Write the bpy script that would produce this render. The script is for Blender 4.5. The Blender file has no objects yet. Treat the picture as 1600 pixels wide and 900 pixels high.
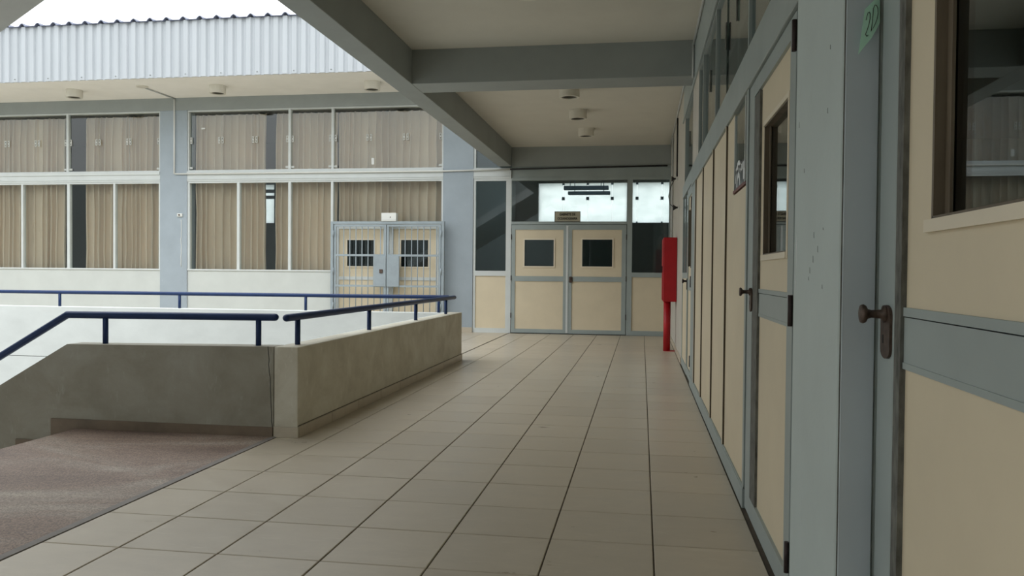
import bpy, bmesh, math, random
from mathutils import Vector, Matrix

SC = bpy.context.scene
COL = SC.collection
random.seed(7)

# ------------------------------------------------------------------ camera
YAW, PITCH, ROLL, FPX = 0.158227, 0.018767, 0.008919, 1267.8
CAM = Vector((0, 0, 1.18))


def camera_rotation():
    cy, sy = math.cos(YAW), math.sin(YAW)
    fwd = Vector((-sy, cy, 0)); right = Vector((cy, sy, 0)); up = Vector((0, 0, 1))
    f2 = fwd * math.cos(PITCH) - up * math.sin(PITCH)
    u2 = up * math.cos(PITCH) + fwd * math.sin(PITCH)
    r2 = right * math.cos(ROLL) + u2 * math.sin(ROLL)
    u3 = u2 * math.cos(ROLL) - right * math.sin(ROLL)
    return Matrix((r2, u3, -f2)).transposed()


cd = bpy.data.cameras.new('camera')
cam = bpy.data.objects.new('camera', cd)
COL.objects.link(cam)
cd.sensor_width = 36
cd.lens = FPX * 36 / 1600
cd.clip_start = 0.02
cam.matrix_world = Matrix.Translation(CAM) @ camera_rotation().to_4x4()
SC.camera = cam

# ------------------------------------------------------------------ light
SC.view_settings.view_transform = 'Standard'
SC.view_settings.look = 'None'
SC.view_settings.gamma = 1
SC.view_settings.use_curve_mapping = False
SC.view_settings.exposure = 0.0
SKY_STRENGTH = 3.85
world = bpy.data.worlds.new('overcast_sky')
SC.world = world
world.use_nodes = True
bg = world.node_tree.nodes['Background']
bg.inputs[0].default_value = (0.94, 0.98, 1.0, 1)
# standard overcast sky: three times brighter overhead than at the horizon
wn = world.node_tree.nodes
wl_ = world.node_tree.links
tc = wn.new('ShaderNodeTexCoord')
sp_ = wn.new('ShaderNodeSeparateXYZ')
wl_.new(tc.outputs['Generated'], sp_.inputs[0])
cl_ = wn.new('ShaderNodeClamp')
wl_.new(sp_.outputs['Z'], cl_.inputs[0])
ma_ = wn.new('ShaderNodeMath')
ma_.operation = 'MULTIPLY_ADD'
wl_.new(cl_.outputs[0], ma_.inputs[0])
ma_.inputs[1].default_value = SKY_STRENGTH * 2 / 3
ma_.inputs[2].default_value = SKY_STRENGTH / 3
wl_.new(ma_.outputs[0], bg.inputs[1])
SC.cycles.diffuse_bounces = 6
SC.cycles.transparent_max_bounces = 16


# ------------------------------------------------------------------ materials
def new_mat(name):
    m = bpy.data.materials.new(name)
    m.use_nodes = True
    nt = m.node_tree
    return m, nt, nt.nodes['Principled BSDF']


def node(nt, kind, **kw):
    n = nt.nodes.new(kind)
    for k, v in kw.items():
        if k in n.inputs:
            n.inputs[k].default_value = v
        else:
            setattr(n, k, v)
    return n


def pos(nt, scale=(1, 1, 1)):
    g = node(nt, 'ShaderNodeNewGeometry')
    mp = node(nt, 'ShaderNodeMapping')
    mp.inputs['Scale'].default_value = scale
    nt.links.new(g.outputs['Position'], mp.inputs['Vector'])
    return mp.outputs['Vector']


def ramp(nt, fac, stops):
    r = nt.nodes.new('ShaderNodeValToRGB')
    e = r.color_ramp.elements
    while len(e) < len(stops):
        e.new(0.5)
    for i, (p, c) in enumerate(stops):
        e[i].position = p
        e[i].color = (*c, 1)
    nt.links.new(fac, r.inputs[0])
    return r.outputs[0]


def mix(nt, fac, a, b, mode='MIX'):
    n = node(nt, 'ShaderNodeMix', data_type='RGBA', blend_type=mode)
    if isinstance(fac, (int, float)):
        n.inputs[0].default_value = fac
    else:
        nt.links.new(fac, n.inputs[0])
    for i, v in ((6, a), (7, b)):
        if isinstance(v, tuple):
            n.inputs[i].default_value = (*v, 1)
        else:
            nt.links.new(v, n.inputs[i])
    return n.outputs[2]


def shade(c, k):
    return tuple(min(1, x * k) for x in c)


def paint(name, rgb, rough=0.5, var=0.06, scale=(2.5, 2.5, 2.5), spec=0.3, bump=0.0, bscale=60, fleck=0.0, fleck_rgb=(0.8, 0.8, 0.8), metallic=0.0):
    m, nt, b = new_mat(name)
    n = node(nt, 'ShaderNodeTexNoise', Scale=1.0, Detail=5.0, Roughness=0.6)
    nt.links.new(pos(nt, scale), n.inputs['Vector'])
    c = ramp(nt, n.outputs['Fac'], [(0.3, shade(rgb, 1 - var)), (0.7, shade(rgb, 1 + var))])
    if fleck:
        v = node(nt, 'ShaderNodeTexNoise', Scale=1.0, Detail=3.0, Roughness=0.75)
        nt.links.new(pos(nt, (22, 22, 9)), v.inputs['Vector'])
        f = ramp(nt, v.outputs['Fac'], [(0.66, (0, 0, 0)), (0.70, (fleck, fleck, fleck))])
        c = mix(nt, f, c, fleck_rgb)
    nt.links.new(c, b.inputs['Base Color'])
    b.inputs['Roughness'].default_value = rough
    b.inputs['Specular IOR Level'].default_value = spec
    b.inputs['Metallic'].default_value = metallic
    if bump:
        bn = node(nt, 'ShaderNodeTexNoise', Scale=float(bscale), Detail=4.0)
        nt.links.new(pos(nt), bn.inputs['Vector'])
        bp = node(nt, 'ShaderNodeBump', Strength=bump, Distance=0.01)
        nt.links.new(bn.outputs['Fac'], bp.inputs['Height'])
        nt.links.new(bp.outputs[0], b.inputs['Normal'])
    return m


def glass_mat(name, tint=(0.9, 0.95, 0.95), gain=1.0, rough=0.0):
    """thin window glass: mirror reflection by Schlick's formula over clear tinted transmission"""
    m = bpy.data.materials.new(name)
    m.use_nodes = True
    nt = m.node_tree
    nt.nodes.clear()
    out = node(nt, 'ShaderNodeOutputMaterial')
    g = node(nt, 'ShaderNodeNewGeometry')
    d = node(nt, 'ShaderNodeVectorMath', operation='DOT_PRODUCT')
    nt.links.new(g.outputs['Normal'], d.inputs[0]); nt.links.new(g.outputs['Incoming'], d.inputs[1])
    a = node(nt, 'ShaderNodeMath', operation='ABSOLUTE'); nt.links.new(d.outputs['Value'], a.inputs[0])
    s = node(nt, 'ShaderNodeMath', operation='SUBTRACT'); s.inputs[0].default_value = 1; nt.links.new(a.outputs[0], s.inputs[1])
    p = node(nt, 'ShaderNodeMath', operation='POWER'); nt.links.new(s.outputs[0], p.inputs[0]); p.inputs[1].default_value = 5
    q = node(nt, 'ShaderNodeMath', operation='MULTIPLY_ADD'); nt.links.new(p.outputs[0], q.inputs[0])
    q.inputs[1].default_value = 0.9; q.inputs[2].default_value = 0.045 * gain
    q.use_clamp = True
    t = node(nt, 'ShaderNodeBsdfTransparent'); t.inputs[0].default_value = (*tint, 1)
    gl = node(nt, 'ShaderNodeBsdfGlossy'); gl.inputs['Roughness'].default_value = rough
    gl.inputs['Color'].default_value = (1, 1, 1, 1)
    mx = node(nt, 'ShaderNodeMixShader')
    nt.links.new(q.outputs[0], mx.inputs[0]); nt.links.new(t.outputs[0], mx.inputs[1]); nt.links.new(gl.outputs[0], mx.inputs[2])
    nt.links.new(mx.outputs[0], out.inputs[0])
    return m


M = {}
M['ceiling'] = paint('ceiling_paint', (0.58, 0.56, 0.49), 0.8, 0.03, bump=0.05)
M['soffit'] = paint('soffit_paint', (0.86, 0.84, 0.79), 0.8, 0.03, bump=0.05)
M['beam'] = paint('beam_grey_paint', (0.30, 0.325, 0.315), 0.6, 0.05, bump=0.08)
M['pillar'] = paint('pillar_blue_grey_paint', (0.335, 0.385, 0.425), 0.55, 0.06, bump=0.06, fleck=0.25, fleck_rgb=(0.6, 0.63, 0.65))
M['column'] = paint('column_grey_paint', (0.48, 0.545, 0.53), 0.5, 0.05, bump=0.05, fleck=0.05, fleck_rgb=(0.15, 0.15, 0.14))
M['column_blue'] = paint('column_blue_grey_paint', (0.50, 0.56, 0.60), 0.45, 0.05, fleck=0.05, fleck_rgb=(0.75, 0.77, 0.77))
M['frame'] = paint('white_grey_frame_paint', (0.60, 0.63, 0.62), 0.45, 0.05)
M['frame_grey'] = paint('grey_green_frame_paint', (0.33, 0.375, 0.365), 0.45, 0.07)
M['white_wall'] = paint('white_wall_paint', (0.55, 0.575, 0.55), 0.7, 0.04, bump=0.04)
M['plaster'] = paint('plaster_paint', (0.52, 0.49, 0.43), 0.7, 0.05, bump=0.05)
M['cream'] = paint('cream_panel_paint', (0.68, 0.59, 0.43), 0.5, 0.04, bump=0.02)
M['cream_trim'] = paint('cream_bead_paint', (0.74, 0.66, 0.52), 0.45, 0.03)
M['wood'] = paint('dark_wood_reveal', (0.145, 0.115, 0.08), 0.5, 0.25, scale=(20, 20, 3))
M['worn'] = paint('worn_dark_edge', (0.13, 0.13, 0.115), 0.7, 0.5, scale=(40, 40, 14))
M['shade_strip'] = paint('brown_shade_strip', (0.10, 0.08, 0.055), 0.7, 0.1)  # shade colour for the near sides of the cover strips
M['chip'] = paint('chipped_grey', (0.2, 0.22, 0.21), 0.7, 0.2)
M['skirting'] = paint('brown_terrazzo_skirting', (0.19, 0.145, 0.105), 0.6, 0.15, scale=(6, 6, 6))
M['dark'] = paint('dark_gap', (0.03, 0.03, 0.028), 0.8, 0.2)
M['rust'] = paint('rusty_iron', (0.10, 0.07, 0.055), 0.55, 0.45, scale=(60, 60, 40), metallic=0.5, spec=0.5)
M['hinge'] = paint('hinge_brown', (0.045, 0.03, 0.028), 0.5, 0.3, scale=(40, 40, 40))
M['rail'] = paint('navy_rail_enamel', (0.014, 0.034, 0.105), 0.4, 0.12, scale=(8, 8, 8), spec=0.25)
M['gate'] = paint('gate_blue_grey_enamel', (0.31, 0.36, 0.39), 0.4, 0.08, scale=(6, 6, 6))
M['red'] = paint('red_enamel', (0.42, 0.012, 0.018), 0.4, 0.08, scale=(6, 6, 6), spec=0.35)
M['plastic'] = paint('white_plastic', (0.72, 0.73, 0.70), 0.4, 0.02)
M['clip'] = paint('grey_white_clip', (0.55, 0.56, 0.53), 0.45, 0.03)
M['lamp'] = paint('lamp_cream_enamel', (0.66, 0.63, 0.55), 0.4, 0.03)
M['lamp_dark'] = paint('lamp_recess_dark', (0.06, 0.055, 0.04), 0.4, 0.1)
M['conduit'] = paint('conduit_grey', (0.50, 0.52, 0.51), 0.5, 0.05)
M['cable'] = paint('black_cable', (0.03, 0.03, 0.03), 0.5, 0.1)
M['sign'] = paint('sign_tan_board', (0.36, 0.335, 0.25), 0.5, 0.06, scale=(9, 9, 9))
M['ink'] = paint('dark_ink', (0.02, 0.018, 0.014), 0.6, 0.1)
M['print_white'] = paint('print_white', (0.8, 0.82, 0.82), 0.4, 0.02)
M['print_black'] = paint('print_black', (0.03, 0.035, 0.04), 0.3, 0.05)
M['maroon'] = paint('maroon_edge', (0.16, 0.05, 0.045), 0.5, 0.1)
M['paper'] = paint('mint_green_paper', (0.56, 0.88, 0.71), 0.7, 0.04, scale=(30, 30, 30))
M['fluoro'] = paint('lamp_housing_blue_grey', (0.20, 0.29, 0.38), 0.4, 0.05)
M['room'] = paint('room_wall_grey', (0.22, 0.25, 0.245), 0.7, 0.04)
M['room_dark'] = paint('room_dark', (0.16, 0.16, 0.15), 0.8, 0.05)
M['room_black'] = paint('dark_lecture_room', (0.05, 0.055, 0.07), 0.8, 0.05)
M['grout'] = paint('grout_dark', (0.13, 0.11, 0.085), 0.9, 0.2, scale=(9, 9, 9))
M['grout_pale'] = paint('skirting_joint', (0.16, 0.14, 0.11), 0.9, 0.2)
M['strip'] = paint('concrete_strip', (0.235, 0.215, 0.20), 0.7, 0.12, scale=(14, 14, 14))
M['ground'] = paint('courtyard_ground', (0.40, 0.40, 0.37), 0.9, 0.15)
M['slab'] = paint('slab_concrete', (0.66, 0.68, 0.67), 0.8, 0.08)
M['roof'] = paint('slate_blue_roof_sheet', (0.13, 0.145, 0.21), 0.5, 0.15, scale=(4, 4, 4))
M['fascia'] = paint('galvanised_fascia', (0.455, 0.48, 0.505), 0.45, 0.05, scale=(3.5, 3.5, 0.6), spec=0.4)
M['glass'] = glass_mat('window_glass', (0.90, 0.93, 0.92))
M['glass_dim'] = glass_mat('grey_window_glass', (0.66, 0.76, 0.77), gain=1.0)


def frosted():
    m = bpy.data.materials.new('frosted_pane')
    m.use_nodes = True
    nt = m.node_tree
    nt.nodes.clear()
    out = node(nt, 'ShaderNodeOutputMaterial')
    n = node(nt, 'ShaderNodeTexNoise', Scale=1.0, Detail=5.0)
    nt.links.new(pos(nt, (2.2, 2.2, 3.5)), n.inputs['Vector'])
    c = ramp(nt, n.outputs['Fac'], [(0.3, (0.80, 0.83, 0.83)), (0.65, (0.92, 0.94, 0.94))])
    t = node(nt, 'ShaderNodeBsdfTranslucent')
    nt.links.new(c, t.inputs[0])
    nt.links.new(t.outputs[0], out.inputs[0])
    return m


M['frosted'] = frosted()


def curtain_mat():
    m, nt, b = new_mat('tan_curtain_cloth')
    n = node(nt, 'ShaderNodeTexNoise', Scale=1.0, Detail=2.0)
    nt.links.new(pos(nt, (1.3, 1.3, 0.25)), n.inputs['Vector'])
    c = ramp(nt, n.outputs['Fac'], [(0.3, (0.62, 0.495, 0.385)), (0.7, (0.72, 0.585, 0.465))])
    nt.links.new(c, b.inputs['Base Color'])
    b.inputs['Roughness'].default_value = 0.9
    b.inputs['Specular IOR Level'].default_value = 0.1
    return m


M['curtain'] = curtain_mat()


def tile_mat():
    m, nt, b = new_mat('beige_ceramic_tile')
    oi = node(nt, 'ShaderNodeObjectInfo')
    n = node(nt, 'ShaderNodeTexNoise', Scale=1.0, Detail=6.0, Roughness=0.65)
    nt.links.new(pos(nt, (5, 9, 5)), n.inputs['Vector'])
    c = ramp(nt, n.outputs['Fac'], [(0.25, (0.47, 0.41, 0.32)), (0.75, (0.555, 0.49, 0.39))])
    v = node(nt, 'ShaderNodeMath', operation='MULTIPLY_ADD')
    nt.links.new(oi.outputs['Random'], v.inputs[0]); v.inputs[1].default_value = 0.10; v.inputs[2].default_value = 0.95
    hs = node(nt, 'ShaderNodeHueSaturation')
    nt.links.new(c, hs.inputs['Color']); nt.links.new(v.outputs[0], hs.inputs['Value'])
    # pale scuffs
    w = node(nt, 'ShaderNodeTexNoise', Scale=1.0, Detail=4.0, Distortion=1.5)
    nt.links.new(pos(nt, (5, 26, 5)), w.inputs['Vector'])
    f = ramp(nt, w.outputs['Fac'], [(0.62, (0, 0, 0)), (0.72, (0.28, 0.28, 0.28))])
    c2 = mix(nt, f, hs.outputs[0], (0.64, 0.585, 0.49))
    nt.links.new(c2, b.inputs['Base Color'])
    r = ramp(nt, n.outputs['Fac'], [(0.3, (0.27, 0.27, 0.27)), (0.7, (0.40, 0.40, 0.40))])
    nt.links.new(r, b.inputs['Roughness'])
    b.inputs['Specular IOR Level'].default_value = 0.4
    return m


M['tile'] = tile_mat()


def terrazzo_mat():
    m, nt, b = new_mat('worn_red_grey_terrazzo')
    n = node(nt, 'ShaderNodeTexNoise', Scale=1.0, Detail=6.0, Roughness=0.6, Distortion=0.6)
    nt.links.new(pos(nt, (0.9, 1.7, 1)), n.inputs['Vector'])
    c = ramp(nt, n.outputs['Fac'], [(0.30, (0.17, 0.122, 0.10)), (0.48, (0.25, 0.185, 0.15)), (0.56, (0.29, 0.235, 0.195)), (0.70, (0.39, 0.335, 0.285))])
    s = node(nt, 'ShaderNodeTexVoronoi', Scale=1.0)
    nt.links.new(pos(nt, (150, 150, 150)), s.inputs['Vector'])
    bw = node(nt, 'ShaderNodeRGBToBW'); nt.links.new(s.outputs['Color'], bw.inputs[0])
    sp = ramp(nt, bw.outputs[0], [(0.3, (0.72, 0.72, 0.72)), (0.75, (1.28, 1.25, 1.2))])
    c2 = mix(nt, 1.0, c, sp, 'MULTIPLY')
    w = node(nt, 'ShaderNodeTexNoise', Scale=1.0, Detail=3.0, Distortion=2.0)
    nt.links.new(pos(nt, (1.2, 9, 1)), w.inputs['Vector'])
    f = ramp(nt, w.outputs['Fac'], [(0.60, (0, 0, 0)), (0.70, (0.15, 0.15, 0.15))])
    c3 = mix(nt, f, c2, (0.40, 0.37, 0.34))
    nt.links.new(c3, b.inputs['Base Color'])
    b.inputs['Roughness'].default_value = 0.6
    b.inputs['Specular IOR Level'].default_value = 0.3
    return m


M['terrazzo'] = terrazzo_mat()


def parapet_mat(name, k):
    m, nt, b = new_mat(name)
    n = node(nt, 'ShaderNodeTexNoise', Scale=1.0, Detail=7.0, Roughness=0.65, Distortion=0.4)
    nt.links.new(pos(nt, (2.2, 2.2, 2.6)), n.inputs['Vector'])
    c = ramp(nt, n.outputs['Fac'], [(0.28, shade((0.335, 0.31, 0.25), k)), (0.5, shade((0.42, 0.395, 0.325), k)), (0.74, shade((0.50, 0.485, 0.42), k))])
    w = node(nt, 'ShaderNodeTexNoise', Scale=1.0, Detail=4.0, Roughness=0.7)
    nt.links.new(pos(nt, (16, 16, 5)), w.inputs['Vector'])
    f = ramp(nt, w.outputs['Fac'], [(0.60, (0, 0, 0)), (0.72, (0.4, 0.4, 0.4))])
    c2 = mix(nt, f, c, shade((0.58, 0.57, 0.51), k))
    nt.links.new(c2, b.inputs['Base Color'])
    b.inputs['Roughness'].default_value = 0.7
    b.inputs['Specular IOR Level'].default_value = 0.2
    bn = node(nt, 'ShaderNodeTexNoise', Scale=45.0, Detail=4.0)
    nt.links.new(pos(nt), bn.inputs['Vector'])
    bp = node(nt, 'ShaderNodeBump', Strength=0.12, Distance=0.01)
    nt.links.new(bn.outputs['Fac'], bp.inputs['Height']); nt.links.new(bp.outputs[0], b.inputs['Normal'])
    return m


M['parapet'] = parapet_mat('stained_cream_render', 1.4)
M['parapet_dark'] = parapet_mat('dark_grey_render', 0.76)  # same render scaled darker for the front run
M['parapet_pale'] = paint('pale_weathered_render', (0.60, 0.615, 0.595), 0.75, 0.07, scale=(1.6, 1.6, 3), bump=0.06)


# ------------------------------------------------------------------ mesh helpers
class MB:
    def __init__(self):
        self.bm = bmesh.new()

    def box(self, x0, x1, y0, y1, z0, z1, bev=0.0):
        bm = self.bm
        x0, x1 = sorted((x0, x1)); y0, y1 = sorted((y0, y1)); z0, z1 = sorted((z0, z1))
        v = [bm.verts.new((x, y, z)) for z in (z0, z1) for y in (y0, y1) for x in (x0, x1)]
        fs = [(0, 2, 3, 1), (4, 5, 7, 6), (0, 1, 5, 4), (2, 6, 7, 3), (0, 4, 6, 2), (1, 3, 7, 5)]
        faces = [bm.faces.new([v[i] for i in f]) for f in fs]
        if bev:
            edges = {e for f in faces for e in f.edges}
            bmesh.ops.bevel(bm, geom=list(edges), offset=bev, segments=1, affect='EDGES', profile=0.5)
        return self

    def prism(self, pts, axis, a0, a1):
        """extrude polygon pts (2D) along axis: 'y' -> pts are (x,z); 'x' -> (y,z); 'z' -> (x,y)"""
        bm = self.bm
        def P(p, a):
            return {'y': (p[0], a, p[1]), 'x': (a, p[0], p[1]), 'z': (p[0], p[1], a)}[axis]
        A = [bm.verts.new(P(p, a0)) for p in pts]; B = [bm.verts.new(P(p, a1)) for p in pts]
        n = len(pts)
        bm.faces.new(A); bm.faces.new(B[::-1])
        for i in range(n):
            bm.faces.new((A[i], B[i], B[(i + 1) % n], A[(i + 1) % n]))
        return self

    def tube(self, pts, r, seg=12, cap=True, round_ends=False):
        bm = self.bm
        pts = [Vector(p) for p in pts]
        n = len(pts)
        tans = []
        for i in range(n):
            a = (pts[i] - pts[i - 1]).normalized() if i else None
            b = (pts[i + 1] - pts[i]).normalized() if i < n - 1 else None
            tans.append(((a or b) + (b or a)).normalized())
        rings = []
        seq = [(pts[i], tans[i], r, (1.0 if i in (0, n - 1) else 1 / max(0.3, abs(tans[i].dot((pts[i] - pts[i - 1]).normalized()))))) for i in range(n)]
        if round_ends:
            pre = [(pts[0] - tans[0] * r * math.sin(a) , tans[0], r * math.cos(a), 1) for a in (1.35, 0.9, 0.45)]
            post = [(pts[-1] + tans[-1] * r * math.sin(a), tans[-1], r * math.cos(a), 1) for a in (0.45, 0.9, 1.35)]
            seq = pre + seq + post
        ref = Vector((0, 0, 1)) if abs(tans[0].z) < 0.9 else Vector((1, 0, 0))
        for p, t, rr, k in seq:
            u = (ref - t * ref.dot(t)).normalized(); w = t.cross(u)
            rings.append([bm.verts.new(p + u * (rr * k * math.cos(2 * math.pi * j / seg)) + w * (rr * math.sin(2 * math.pi * j / seg))) for j in range(seg)])
        for a, b in zip(rings, rings[1:]):
            for j in range(seg):
                f = bm.faces.new((a[j], a[(j + 1) % seg], b[(j + 1) % seg], b[j])); f.smooth = True
        if cap:
            bm.faces.new(rings[0][::-1]); bm.faces.new(rings[-1])
        return self

    def lathe(self, prof, c, seg=24):
        """profile (r,z) revolved about the vertical through c"""
        bm = self.bm
        rings = []
        for r, z in prof:
            if r < 1e-6:
                rings.append([bm.verts.new((c[0], c[1], c[2] + z))])
            else:
                rings.append([bm.verts.new((c[0] + r * math.cos(2 * math.pi * j / seg), c[1] + r * math.sin(2 * math.pi * j / seg), c[2] + z)) for j in range(seg)])
        for a, b in zip(rings, rings[1:]):
            for j in range(seg):
                k = (j + 1) % seg
                q = [a[j % len(a)], a[k % len(a)], b[k % len(b)], b[j % len(b)]]
                q = list(dict.fromkeys(q))
                if len(q) > 2:
                    f = bm.faces.new(q)
        return self

    def lathe_x(self, prof, c, seg=20):
        """profile (r,d) revolved about the X axis through c, d measured along -X"""
        bm = self.bm
        rings = []
        for r, d in prof:
            if r < 1e-6:
                rings.append([bm.verts.new((c[0] - d, c[1], c[2]))])
            else:
                rings.append([bm.verts.new((c[0] - d, c[1] + r * math.cos(2 * math.pi * j / seg), c[2] + r * math.sin(2 * math.pi * j / seg))) for j in range(seg)])
        for a, b in zip(rings, rings[1:]):
            for j in range(seg):
                k = (j + 1) % seg
                q = list(dict.fromkeys([a[j % len(a)], a[k % len(a)], b[k % len(b)], b[j % len(b)]]))
                if len(q) > 2:
                    f = bm.faces.new(q); f.smooth = True
        return self


W = {}


def setp(o, label=None, cat=None, group=None, kind=None):
    for k, v in (('label', label), ('category', cat), ('group', group), ('kind', kind)):
        if v:
            o[k] = v
    return o


def obj(name, mb, mat, parent=None, label=None, cat=None, group=None, kind=None):
    bm = mb.bm
    bmesh.ops.recalc_face_normals(bm, faces=bm.faces)
    xs = [v.co for v in bm.verts]
    lo = Vector((min(v.x for v in xs), min(v.y for v in xs), min(v.z for v in xs)))
    hi = Vector((max(v.x for v in xs), max(v.y for v in xs), max(v.z for v in xs)))
    c = (lo + hi) / 2
    if parent is None:
        c.z = lo.z
    bmesh.ops.translate(bm, verts=bm.verts, vec=-c)
    me = bpy.data.meshes.new(name)
    bm.to_mesh(me); bm.free()
    o = bpy.data.objects.new(name, me)
    COL.objects.link(o)
    me.materials.append(M[mat])
    W[o.name] = c.copy()
    if parent is not None:
        o.parent = parent
        o.location = c - W[parent.name]
    else:
        o.location = c
    return setp(o, label, cat, group, kind)


def empty(name, loc, label=None, cat=None, group=None, kind=None):
    o = bpy.data.objects.new(name, None)
    o.empty_display_size = 0.1
    COL.objects.link(o)
    o.location = loc
    W[o.name] = Vector(loc)
    return setp(o, label, cat, group, kind)


def struct(name, mb, mat, parent=None):
    return obj(name, mb, mat, parent, kind=None if parent else 'structure')


def B(*a, **k):
    return MB().box(*a, **k)


def dup_tree(o, delta, parent=None, **props):
    c = o.copy(); COL.objects.link(c)
    c.parent = parent
    if parent is None:
        c.location = Vector(o.location) + Vector(delta)
        W[c.name] = W[o.name] + Vector(delta)
        setp(c, **props)
    for ch in list(o.children):
        dup_tree(ch, delta, c)
    return c


# ------------------------------------------------------------------ floor, ground, stairs
struct('ground', B(-45, 25, -30, 50, -3.75, -3.65), 'ground')
floor = struct('floor', MB().box(-2.56, 0.95, -9, 15.70, -0.35, -0.007), 'grout')
TP, G0X, G0Y, TPY = 0.4485, 0.063, 3.567, 0.4462
tile_cache = {}


def tile_mesh(w, d):
    key = (round(w, 3), round(d, 3))
    if key not in tile_cache:
        mb = MB()
        bm = mb.bm
        b = 0.0025
        h = 0.0
        lo = [bm.verts.new(p) for p in ((-w / 2, -d / 2, -0.0065), (w / 2, -d / 2, -0.0065), (w / 2, d / 2, -0.0065), (-w / 2, d / 2, -0.0065))]
        mi = [bm.verts.new(p) for p in ((-w / 2, -d / 2, -b), (w / 2, -d / 2, -b), (w / 2, d / 2, -b), (-w / 2, d / 2, -b))]
        up = [bm.verts.new(p) for p in ((-w / 2 + b, -d / 2 + b, h), (w / 2 - b, -d / 2 + b, h), (w / 2 - b, d / 2 - b, h), (-w / 2 + b, d / 2 - b, h))]
        for i in range(4):
            j = (i + 1) % 4
            bm.faces.new((lo[i], lo[j], mi[j], mi[i])); bm.faces.new((mi[i], mi[j], up[j], up[i]))
        bm.faces.new(up)
        me = bpy.data.meshes.new('tile')
        bm.to_mesh(me); bm.free()
        me.materials.append(M['tile'])
        tile_cache[key] = me
    return tile_cache[key]


def lay(x0, x1, y0, y1, gx, gy, wx, wy, parent, single):
    """tiles of one field clipped to the rectangle; single=False joins them in one mesh"""
    out = []
    i0 = math.floor((x0 - gx) / TP); i1 = math.ceil((x1 - gx) / TP)
    j0 = math.floor((y0 - gy) / TPY); j1 = math.ceil((y1 - gy) / TPY)
    join = MB()
    for j in range(j0, j1):
        for i in range(i0, i1):
            a0 = max(x0, gx + i * TP) + wx / 2; a1 = min(x1, gx + (i + 1) * TP) - wx / 2
            b0 = max(y0, gy + j * TPY) + wy / 2; b1 = min(y1, gy + (j + 1) * TPY) - wy / 2
            if a1 - a0 < 0.03 or b1 - b0 < 0.03:
                continue
            dz = random.uniform(-0.0006, 0.0004)
            if single:
                if a1 < -2.40 and b1 > 5.42 and b0 < 10.7:
                    continue
                o = bpy.data.objects.new('tile', tile_mesh(a1 - a0, b1 - b0))
                COL.objects.link(o)
                o.parent = parent
                o.location = Vector(((a0 + a1) / 2, (b0 + b1) / 2, dz)) - W[parent.name]
            else:
                join.box(a0, a1, b0, b1, -0.0065, dz)
    if not single:
        o = obj('tile_field', join, 'tile', parent)
        o['kind'] = 'stuff'


lay(-2.542, 0.525, 2.68, 15.64, G0X, G0Y, 0.0068, 0.0068, floor, True)
lay(-2.542, 0.525, -8.9, 2.67, G0X, G0Y, 0.0068, 0.0068, floor, False)
walk = struct('floor_walkway', B(-20, -2.56, 10.60, 15.70, -0.35, -0.007), 'grout')
lay(-4.4, -2.565, 10.72, 15.66, -2.565, 10.9, 0.006, 0.005, walk, True)
lay(-20, -4.405, 10.72, 15.66, -2.565, 10.9, 0.006, 0.005, walk, False)
struct('trim_1', B(-2.588, -2.545, -4.5, 5.41, -0.12, 0.002), 'strip')
landing = struct('floor_landing', B(-4.12, -2.59, -4.5, 5.405, -0.17, 0.0), 'terrazzo')
stair = empty('stair_floor', (-4.12, 3.4, -0.17), kind='structure')
for k in range(7):
    obj('step', B(-4.12 - 0.295 * (k + 1), -4.12 - 0.295 * k + (0.02 if k else -0.001), -4.5, 5.405, -0.17 * (k + 2), -0.17 * (k + 1)), 'terrazzo', stair)

# the enclosed part of the corridor behind the viewer, plus an unseen wing added outside it
struct('wall_back_left', B(-2.78, -2.56, -8.9, -4.51, -3.6, 3.95), 'plaster')
struct('wall_unseen_wing', B(-50, -2.78, -8.8, -8.5, -3.65, 6.0), 'beam')  # unseen wing, its length and dark grey set to block sky reflections
struct('wall_back_end', B(-2.56, 0.95, -9.2, -9.0, 0, 3.95), 'plaster')

# ------------------------------------------------------------------ parapets
SL = 0.575
pf = struct('parapet_wall', MB().prism([(-2.572, 0.64), (-4.20, 0.622), (-8.0, 0.622 - SL * 3.8), (-8.0, -3.65), (-4.6, -3.65), (-2.572, -3.0)], 'y', 5.41, 5.575), 'parapet_dark')
obj('skirting', B(-4.325, -2.574, 5.397, 5.411, -0.17, 0.068), 'skirting', pf)
obj('skirting', B(-4.62, -4.322, 5.397, 5.411, -0.34, -0.098), 'skirting', pf)
obj('skirting', B(-4.915, -4.62, 5.397, 5.411, -0.51, -0.268), 'skirting', pf)
# the hairline crack that runs down beside the joint
ck = MB()
zz = 0.641
pts = []
random.seed(3)
while zz > 0.0:
    pts.append((-2.612 + 0.030 * (0.64 - zz) / 0.64 * 1.1 + random.uniform(-0.004, 0.004), 5.4095, zz)); zz -= random.uniform(0.03, 0.06)
ck.tube(pts, 0.0022, 5)
obj('crack', ck, 'dark', pf)
pc = struct('parapet_wall', B(-2.568, -2.39, 5.41, 10.70, -3.0, 0.64, bev=0.004), 'parapet')
ys = 5.41
for L in (0.62, 0.60, 0.61, 0.60, 0.61, 0.60, 0.61, 0.60, 0.44):
    obj('skirting_tile', B(-2.391, -2.377, ys + 0.005, ys + L - 0.005, 0.0, 0.078, bev=0.002), 'tile', pc)
    ys += L
obj('skirting_tile', B(-2.566, -2.381, 5.397, 5.411, 0.0, 0.074, bev=0.002), 'tile', pc)
obj('skirting_joint', B(-2.3915, -2.3855, 5.412, 10.70, 0.078, 0.0835), 'grout_pale', pc)
pw = struct('parapet_wall', MB().box(-20, -2.57, 10.53, 10.70, -0.09, 0.635, bev=0.004).box(-20, -2.57, 10.53, 10.70, -3.65, -0.096), 'parapet_pale')
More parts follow.
